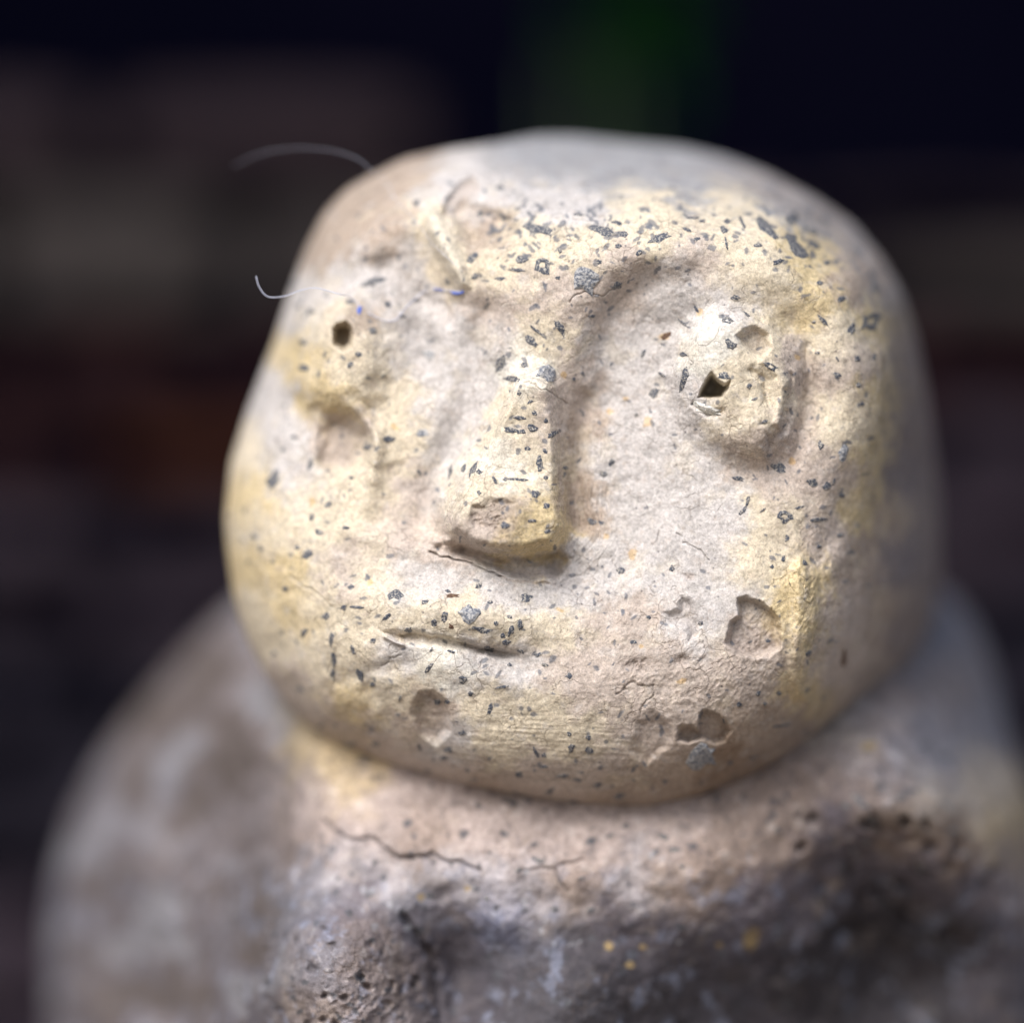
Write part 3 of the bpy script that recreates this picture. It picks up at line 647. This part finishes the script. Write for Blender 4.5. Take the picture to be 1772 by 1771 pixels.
TCOL = [(600,1340,'O'),(560,1300,'O'),(700,1380,'P'),(560,1380,'P'),(800,1400,'P'),(900,1440,'P'),(1000,1460,'P'),(1150,1430,'P'),(1050,1440,'P'),(1300,1400,'T'),(1400,1340,'T'),(1470,1260,'C'),(1500,1300,'P'),(1350,1450,'T'),
 (640,1440,'P'),(720,1450,'T'),(650,1500,'W'),(800,1530,'W'),(900,1560,'W'),(1000,1540,'T'),(1100,1540,'W'),(1200,1530,'T'),(700,1560,'G'),(850,1600,'U'),(960,1600,'W'),(1080,1620,'S'),(560,1540,'G'),(600,1580,'S'),(500,1480,'T'),
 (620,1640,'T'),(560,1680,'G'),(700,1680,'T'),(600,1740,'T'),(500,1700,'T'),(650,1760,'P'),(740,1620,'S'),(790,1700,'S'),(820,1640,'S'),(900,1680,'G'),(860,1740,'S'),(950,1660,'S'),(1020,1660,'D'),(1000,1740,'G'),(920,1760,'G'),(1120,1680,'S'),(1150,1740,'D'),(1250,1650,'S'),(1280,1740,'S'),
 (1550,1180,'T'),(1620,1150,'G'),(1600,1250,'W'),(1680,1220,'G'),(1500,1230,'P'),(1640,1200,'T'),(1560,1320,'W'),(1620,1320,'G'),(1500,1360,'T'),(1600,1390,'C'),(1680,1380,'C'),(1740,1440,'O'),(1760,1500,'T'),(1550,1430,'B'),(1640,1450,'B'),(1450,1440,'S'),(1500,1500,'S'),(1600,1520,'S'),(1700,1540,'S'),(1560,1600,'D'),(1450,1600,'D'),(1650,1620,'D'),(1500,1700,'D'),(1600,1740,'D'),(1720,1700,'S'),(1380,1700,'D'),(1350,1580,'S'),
 (300,1200,'B'),(350,1180,'P'),(260,1260,'T'),(380,1300,'T'),(420,1360,'P'),(300,1340,'G'),(220,1380,'W'),(250,1450,'T'),(320,1450,'W'),(400,1480,'T'),(200,1420,'G'),(140,1480,'T'),(160,1560,'G'),(150,1500,'U'),(220,1540,'S'),(280,1560,'G'),(350,1560,'T'),(430,1560,'G'),(120,1620,'U'),(180,1660,'B'),(260,1640,'G'),(330,1680,'T'),(400,1650,'G'),(110,1720,'S'),(200,1740,'S'),(300,1760,'T'),(380,1740,'S'),(440,1720,'S'),
 (900,2100,'S'),(400,2200,'T'),(1500,2200,'S'),(900,2800,'T')]
pxa = np.concatenate([X2, np.tile(X2.reshape(NRT, NPT)[-1], 40)]); pya = np.concatenate([Y2, np.tile(Y2.reshape(NRT, NPT)[-1], 40)])
Pm = PT.reshape(-1, 3)*1000
wA = fbm(Pm/5.5, 4, 0.6); wB = fbm(Pm/5.5 + 40, 4, 0.6)
neckm = (sstep(1640, 1500, pya)*sstep(480, 600, pxa)*sstep(1480, 1300, pxa))[:, None]
CT = (np.array([.54, .54, .61]) + np.array([.30, .27, .24])*neckm) * colour_field(TCOL, pxa + 80*wA, pya + 80*wB, None, 34)
n1 = fbm(Pm/6.0 + 9, 5, 0.6); n2 = fbm(Pm/2.4 + 21, 5, 0.65); n3 = fbm(Pm/1.2 + 33, 4, 0.6)
n0 = fbm(P3(pxa, pya, 5.0, 105), 5, 0.6); armm = sstep(560, 400, pxa)
CT = mixm(CT, 0.85*armm*sstep(0.0, 0.2, n0), (0.11, .095, .09)); CT = mixm(CT, 0.55*armm*sstep(0.10, 0.24, -n0), 'G'); CT = mixm(CT, .6*np.exp(-(((pxa-455)/50)**2+((pya-1640)/190)**2)), (0.10,.10,.11))  # last mix paints the groove between arm and chest in shade
CT = mixm(CT, 0.35*sstep(0.12, 0.4, n1), 'T'); CT = mixm(CT, 0.30*sstep(0.18, 0.42, n2), 'W'); CT = mixm(CT, 0.45*sstep(0.14, 0.4, -n2), 'S')
CT = mixm(CT, .5*sstep(0.25, 0.45, n3)*sstep(1500, 1620, pya), 'S')
fullT = lambda a_: np.concatenate([a_, np.zeros(40*NPT)])
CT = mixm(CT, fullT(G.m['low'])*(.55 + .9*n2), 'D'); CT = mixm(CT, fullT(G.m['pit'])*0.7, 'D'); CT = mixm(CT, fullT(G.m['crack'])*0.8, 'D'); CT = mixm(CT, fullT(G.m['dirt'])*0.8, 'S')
CT = mixm(CT, 0.6*sstep(1560, 1760, pya + 60*wA)*sstep(620, 820, pxa), 'D'); CT = mixm(CT, 0.62*sstep(540, 400, pxa)*(.7+.3*sstep(1200, 1700, pya)), 'S'); CT = CT*(1 + .5*np.clip(n2, -.6, .5))[:, None]; am2 = sstep(540, 430, pxa)  # light falloff towards the bottom and left arm painted into the colour
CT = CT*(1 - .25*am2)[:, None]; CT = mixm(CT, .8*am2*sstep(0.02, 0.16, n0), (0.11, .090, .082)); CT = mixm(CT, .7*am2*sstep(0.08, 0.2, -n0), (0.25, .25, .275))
CT = mixm(CT, .35*sstep(.12, .35, fbm(Pm/4.0 + 71, 4, .6))*sstep(1450, 1560, pya), 'U')
specks(CT, [(1054,1638,9,8,0),(1113,1640,7,6,0),(1088,1672,9,6,0),(1246,1638,6,5,0),(1300,1625,14,18,0.4),(808,1540,6,6,0),(730,1555,8,6,0),(1502,1292,14,8,0)], pxa, pya, (0.50, 0.36, 0.15), 0.6)
specks(CT, [(rng.uniform(450, 1760), rng.uniform(1300, 1771), r, r*rng.uniform(.4, .9), rng.uniform(0, 3)) for r in rng.uniform(3, 9, 240)], pxa, pya, (0.09, 0.095, 0.11), 0.8)
specks(CT, [(rng.uniform(560, 1300), rng.uniform(1480, 1640), r, r*rng.uniform(.4, .9), rng.uniform(0, 3)) for r in rng.uniform(3, 8, 30)], pxa, pya, (0.45, 0.46, 0.50), 0.5)
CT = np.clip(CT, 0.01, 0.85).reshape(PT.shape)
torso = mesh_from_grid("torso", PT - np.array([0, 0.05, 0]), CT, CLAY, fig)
ts = sampler(PT, NT, TC, RTt, sT)
for t in "931 1490 28 10 20|897 1508 16 9 -20|958 1574 16 12 20|1006 1522 14 8 0|1022 1575 14 9 0|1055 1448 16 8 -10|1150 1450 18 12 20|1168 1472 26 8 10|1180 1500 12 8 0|842 1556 12 9 20|745 1552 14 10 0|875 1445 12 6 0|1490 1390 40 12 40|1510 1420 24 14 0|1465 1395 20 12 20|1560 1380 22 12 -30|1640 1395 26 10 40|1500 1460 16 12 0|1480 1480 30 10 60|1455 1500 16 10 0|1650 1440 16 12 0|1670 1480 18 10 -40|1590 1500 20 9 50|1540 1530 18 12 0|1600 1290 28 12 0|1640 1310 34 9 -10|1700 1280 14 10 0".split("|"):
    x, y, w, h, an = map(float, t.split()[:5])
    chip(ts, x, y, w, h, an, CHIP, torso, np.array([0, 0.05, 0]), lift=0.12)

# ---------------------------------------------------------------- fibres caught on the clay
def simple(name, col, rough=0.6, trans=0.0):
    m, nt, b = newmat(name)
    b.inputs["Base Color"].default_value = col + (1,); b.inputs["Roughness"].default_value = rough
    return m
def tube(name, pts, r, mat, parent=None, sides=6):
    pts = [Vector(p) for p in pts]
    # Catmull-Rom
    Q = []
    for k in range(len(pts)-1):
        p0, p1, p2, p3 = pts[max(k-1, 0)], pts[k], pts[k+1], pts[min(k+2, len(pts)-1)]
        for j in range(8):
            t = j/8
            Q.append(0.5*((2*p1) + (p2-p0)*t + (2*p0-5*p1+4*p2-p3)*t*t + (3*p1-p0-3*p2+p3)*t**3))
    Q.append(pts[-1])
    vs, fs = [], []
    for k, p in enumerate(Q):
        d = (Q[min(k+1, len(Q)-1)] - Q[max(k-1, 0)]).normalized()
        u = d.cross(Vector((0, 1, 0.13))).normalized(); v = d.cross(u)
        rr = r*(0.35 if k in (0, len(Q)-1) else 1.0)
        for j in range(sides):
            a_ = 2*math.pi*j/sides; vs.append(p + (u*math.cos(a_) + v*math.sin(a_))*rr)
    for k in range(len(Q)-1):
        for j in range(sides):
            fs.append((k*sides+j, k*sides+(j+1) % sides, (k+1)*sides+(j+1) % sides, (k+1)*sides+j))
    fs.append(tuple(range(sides))[::-1]); fs.append(tuple(range((len(Q)-1)*sides, len(Q)*sides)))
    me = bpy.data.meshes.new(name); me.from_pydata([tuple(v) for v in vs], [], fs); me.update()
    me.polygons.foreach_set("use_smooth", [True]*len(me.polygons)); me.materials.append(mat)
    o = bpy.data.objects.new(name, me); COL.objects.link(o)
    if parent: o.parent = parent
    return o
FIB = simple("pale_lint", (0.60, 0.64, 0.80)); BLUE = simple("blue_lint", (0.08, 0.15, 0.55))
def fpt(x, y, d): return tuple(unproj(np.array(float(x)), np.array(float(y)), np.array(float(d))))
def onh(x, y, l=0.12):
    p, n_ = hs(x, y); return tuple(p + n_*l/1000)
f1 = tube("fibre", [fpt(443,478,5.5), fpt(449,498,5.4), fpt(464,514,5.3), fpt(492,513,5.2), fpt(520,503,5.1), fpt(545,499,5), fpt(568,504,4.9), fpt(592,511,4.8), onh(612,524,1), onh(640,545), onh(680,556), onh(705,530), onh(735,505), onh(765,503), onh(806,506)], 0.00006, FIB)
f1["label"] = "short pale wavy lint fibre sticking out beside the left bored eye"; f1["category"] = "fibre"; f1["group"] = "lint fibres caught on the head"
blueb = tube("blue_tip", [onh(783,506,.2), onh(794,508,.25), onh(804,504,.2)], 0.00017, BLUE, f1)
blueb = tube("blue_speck", [onh(750,501,.2), onh(760,501,.25), onh(768,503,.2)], 0.00009, BLUE, f1)
f2 = tube("fibre", [fpt(405,288,34), fpt(440,270,30), fpt(480,260,28), fpt(530,256,25), fpt(580,262,22), fpt(620,276,20), fpt(645,297,18), onh(668,322,1.2), onh(690,352,.5), onh(720,385,.3), onh(750,420,.3), onh(780,450,.3), onh(800,470)], 0.000022, FIB)
f2["label"] = "long faint lint fibre arching out over the top left of the head"; f2["category"] = "fibre"; f2["group"] = "lint fibres caught on the head"
b3 = chip(hs, 622, 538, 8, 17, 10, BLUE, None, np.array([0, 0, 0]), lift=0.12, name="paint_fleck")
b3["label"] = "tiny bright blue fleck stuck above the left bored eye"; b3["category"] = "fleck"

# ---------------------------------------------------------------- surroundings, far out of focus
def stone_mat(name, c1, c2, sc=30):
    m, nt, b = newmat(name)
    co = nt.nodes.new("ShaderNodeTexCoord").outputs["Object"]
    n = noise(nt, co, sc, 5, 0.6)
    nt.links.new(mixc(nt, c1, c2, ramp(nt, n, [(0.35, 0.0), (0.65, 1.0)])), b.inputs["Base Color"])
    b.inputs["Roughness"].default_value = 0.9; b.inputs["Specular IOR Level"].default_value = 0.0
    bp = node(nt, "ShaderNodeBump", Strength=0.6, Distance=0.004); nt.links.new(noise(nt, co, sc*4, 5), bp.inputs["Height"]); nt.links.new(bp.outputs[0], b.inputs["Normal"])
    return m
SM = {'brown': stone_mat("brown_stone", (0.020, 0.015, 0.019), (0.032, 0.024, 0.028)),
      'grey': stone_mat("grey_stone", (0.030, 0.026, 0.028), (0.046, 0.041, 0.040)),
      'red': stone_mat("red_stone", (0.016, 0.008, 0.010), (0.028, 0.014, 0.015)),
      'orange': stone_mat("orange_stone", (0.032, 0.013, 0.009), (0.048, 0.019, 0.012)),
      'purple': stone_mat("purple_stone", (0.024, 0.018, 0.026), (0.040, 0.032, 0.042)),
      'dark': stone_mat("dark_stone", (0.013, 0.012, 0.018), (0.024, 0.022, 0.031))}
def block(name, x0, x1, y0, y1, z0, z1, mat, parent):
    rw = random.Random(int(x0*9973 + z0*7919))
    nx, nz_ = 4, 3
    vs, fs, ids = [], [], {}
    def v(i, j, k):
        if (i, j, k) not in ids:
            fx, fy, fz = i/nx, j/2, k/nz_
            ed = sum(1 for t in (fx, fy, fz) if t in (0, 1))
            q = 0.0018 if ed < 2 else -0.0
            p = [x0 + (x1-x0)*fx, y0 + (y1-y0)*fy, z0 + (z1-z0)*fz]
            c_ = [(x0+x1)/2, (y0+y1)/2, (z0+z1)/2]
            pull = 0.004 if ed >= 2 else 0.0
            for t in range(3):
                sgn = (p[t] > c_[t]) - (p[t] < c_[t])
                p[t] += -sgn*pull*rw.uniform(.5, 1) + rw.uniform(-1, 1)*0.0012
            ids[(i, j, k)] = len(vs); vs.append(p)
        return ids[(i, j, k)]
    for i in range(nx):
        for k in range(nz_):
            fs.append((v(i, 0, k), v(i+1, 0, k), v(i+1, 0, k+1), v(i, 0, k+1))); fs.append((v(i, 2, k), v(i, 2, k+1), v(i+1, 2, k+1), v(i+1, 2, k)))
    for i in range(nx):
        for j in range(2):
            fs.append((v(i, j, 0), v(i, j+1, 0), v(i+1, j+1, 0), v(i+1, j, 0))); fs.append((v(i, j, nz_), v(i+1, j, nz_), v(i+1, j+1, nz_), v(i, j+1, nz_)))
    for j in range(2):
        for k in range(nz_):
            fs.append((v(0, j, k), v(0, j, k+1), v(0, j+1, k+1), v(0, j+1, k))); fs.append((v(nx, j, k), v(nx, j+1, k), v(nx, j+1, k+1), v(nx, j, k+1)))
    me = bpy.data.meshes.new(name); me.from_pydata(vs, [], fs); me.update(); me.materials.append(mat)
    o = bpy.data.objects.new(name, me); COL.objects.link(o); o.parent = parent
    return o
def wall(label, x0, x1, y, courses, ztop, seed, special=()):
    w = bpy.data.objects.new("stone_wall", None); COL.objects.link(w); w["label"] = label; w["category"] = "wall"; w["group"] = "low dry stone walls behind the figure"
    rw = random.Random(seed); z = ztop; k = 0
    while z > 0.0:
        kind, h = courses[k] if k < len(courses) else (rw.choice(['dark', 'purple']), 0.034)
        h = min(h, z)
        if h < 0.006: break
        x = x0 - rw.uniform(0, 0.03)
        while x < x1 - 0.01:
            L = rw.uniform(0.045, 0.085); xe = min(x + L, x1 + rw.uniform(-0.002, 0.004))
            if x1 - xe < 0.03: xe = x1
            kd = kind
            for (sx, sk, nk) in special:
                if sk == k and x <= sx < xe: kd = nk
            m_ = SM[kd]
            block("stone", x, xe - 0.004, y + rw.uniform(-.004, .004), y + 0.09, z - h + 0.0035, z, m_, w)
            x = xe
        z -= h; k += 1
    return w
KB = (600 + 420)/600.0/PPM/1000.0     # metres per photo pixel at the wall
bx_ = lambda px: (px - 886)*KB
bz_ = lambda py: (886 - py)*KB + ZC
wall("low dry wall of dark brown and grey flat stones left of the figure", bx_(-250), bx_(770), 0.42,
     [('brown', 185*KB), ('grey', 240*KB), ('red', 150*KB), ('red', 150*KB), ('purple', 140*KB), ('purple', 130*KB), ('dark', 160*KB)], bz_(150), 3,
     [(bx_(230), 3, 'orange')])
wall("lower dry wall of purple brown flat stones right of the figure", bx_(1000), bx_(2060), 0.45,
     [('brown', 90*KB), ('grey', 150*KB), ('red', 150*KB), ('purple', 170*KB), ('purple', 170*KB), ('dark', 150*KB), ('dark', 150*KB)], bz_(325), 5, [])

# ground and a dark backdrop added to keep the bright sky out
def sheet(name, vs, mat):
    me = bpy.data.meshes.new(name); me.from_pydata(vs, [], [(0, 1, 2, 3)]); me.update(); me.materials.append(mat)
    o = bpy.data.objects.new(name, me); COL.objects.link(o); o["kind"] = "structure"; return o
GM = stone_mat("pale_paving", (0.16, 0.13, 0.105), (0.24, 0.20, 0.165), 14)  # unseen ground, made pale to bounce light up under the chin
sheet("ground", [(-30, -30, 0), (30, -30, 0), (30, 30, 0), (-30, 30, 0)], GM)
NM = stone_mat("backdrop_navy", (0.0008, 0.0009, 0.0036), (0.0020, 0.0020, 0.0060), 3)
bw = bpy.data.meshes.new("dark_backdrop")
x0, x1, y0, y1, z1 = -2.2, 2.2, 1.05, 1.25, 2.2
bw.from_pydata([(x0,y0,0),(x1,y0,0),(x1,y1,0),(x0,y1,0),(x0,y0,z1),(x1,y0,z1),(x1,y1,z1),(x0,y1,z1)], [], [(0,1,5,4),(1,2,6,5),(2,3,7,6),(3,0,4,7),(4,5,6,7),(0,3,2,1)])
bw.materials.append(NM); bwo = bpy.data.objects.new("dark_backdrop", bw); COL.objects.link(bwo)
bwo["label"] = "tall near black backdrop added for the dark void behind"; bwo["category"] = "wall"

# a leafy plant between the two walls, behind the head
LEAF = stone_mat("leaf_green", (0.005, 0.038, 0.001), (0.009, 0.062, 0.003), 60)
STEM = simple("stem_green", (0.02, 0.04, 0.01), 0.8)
pl = bpy.data.objects.new("leafy_plant", None); COL.objects.link(pl); pl.location = (0.04, 0.62, 0)
pl["label"] = "blurred dark green leafy plant behind the head"; pl["category"] = "plant"
KP = (600+620)/600.0/PPM/1000.0
def leaf(c, L, W, yaw, pit, roll):
    from mathutils import Euler
    R_ = Euler((pit, roll, yaw)).to_matrix(); vs, fs = [], []
    n = 6
    for i in range(n+1):
        t = i/n; w = W*math.sin(math.pi*min(1, t*0.96+.04))**0.8*(1-.3*t)
        for sgn in (-1, 0, 1):
            vs.append(tuple(Vector(c) + R_ @ Vector((sgn*w, L*t, -0.25*L*t*t + abs(sgn)*w*0.3))))
    for i in range(n):
        for j in (0, 1): a_ = i*3+j; fs.append((a_, a_+1, a_+4, a_+3))
    me = bpy.data.meshes.new("leaf"); me.from_pydata(vs, [], fs); me.update(); me.materials.append(LEAF)
    me.polygons.foreach_set("use_smooth", [True]*len(me.polygons))
    o = bpy.data.objects.new("leaf", me); COL.objects.link(o); o.parent = pl
    return o
lr = random.Random(11)
for q in range(2):
    tx = (1050 + (q-1)*60 - 886)*KP - 0.04
    st = tube("stem", [(0.005*q, 0, 0.0), (tx*.4, 0.01*q, 0.12), (tx*.8, 0, 0.22), (tx, 0.01, (886-110)*KP + ZC)], 0.002, STEM, pl)
for q in range(8):
    cx_ = (lr.gauss(1085, 30) - 886)*KP - 0.04; cz_ = (886 - lr.gauss(75, 32))*KP + ZC
    leaf((cx_, lr.uniform(-.03, .03), cz_), lr.uniform(.025, .045), lr.uniform(.007, .012), lr.uniform(0, 6.28), lr.uniform(-.6, 1.0), lr.uniform(-.5, .5))
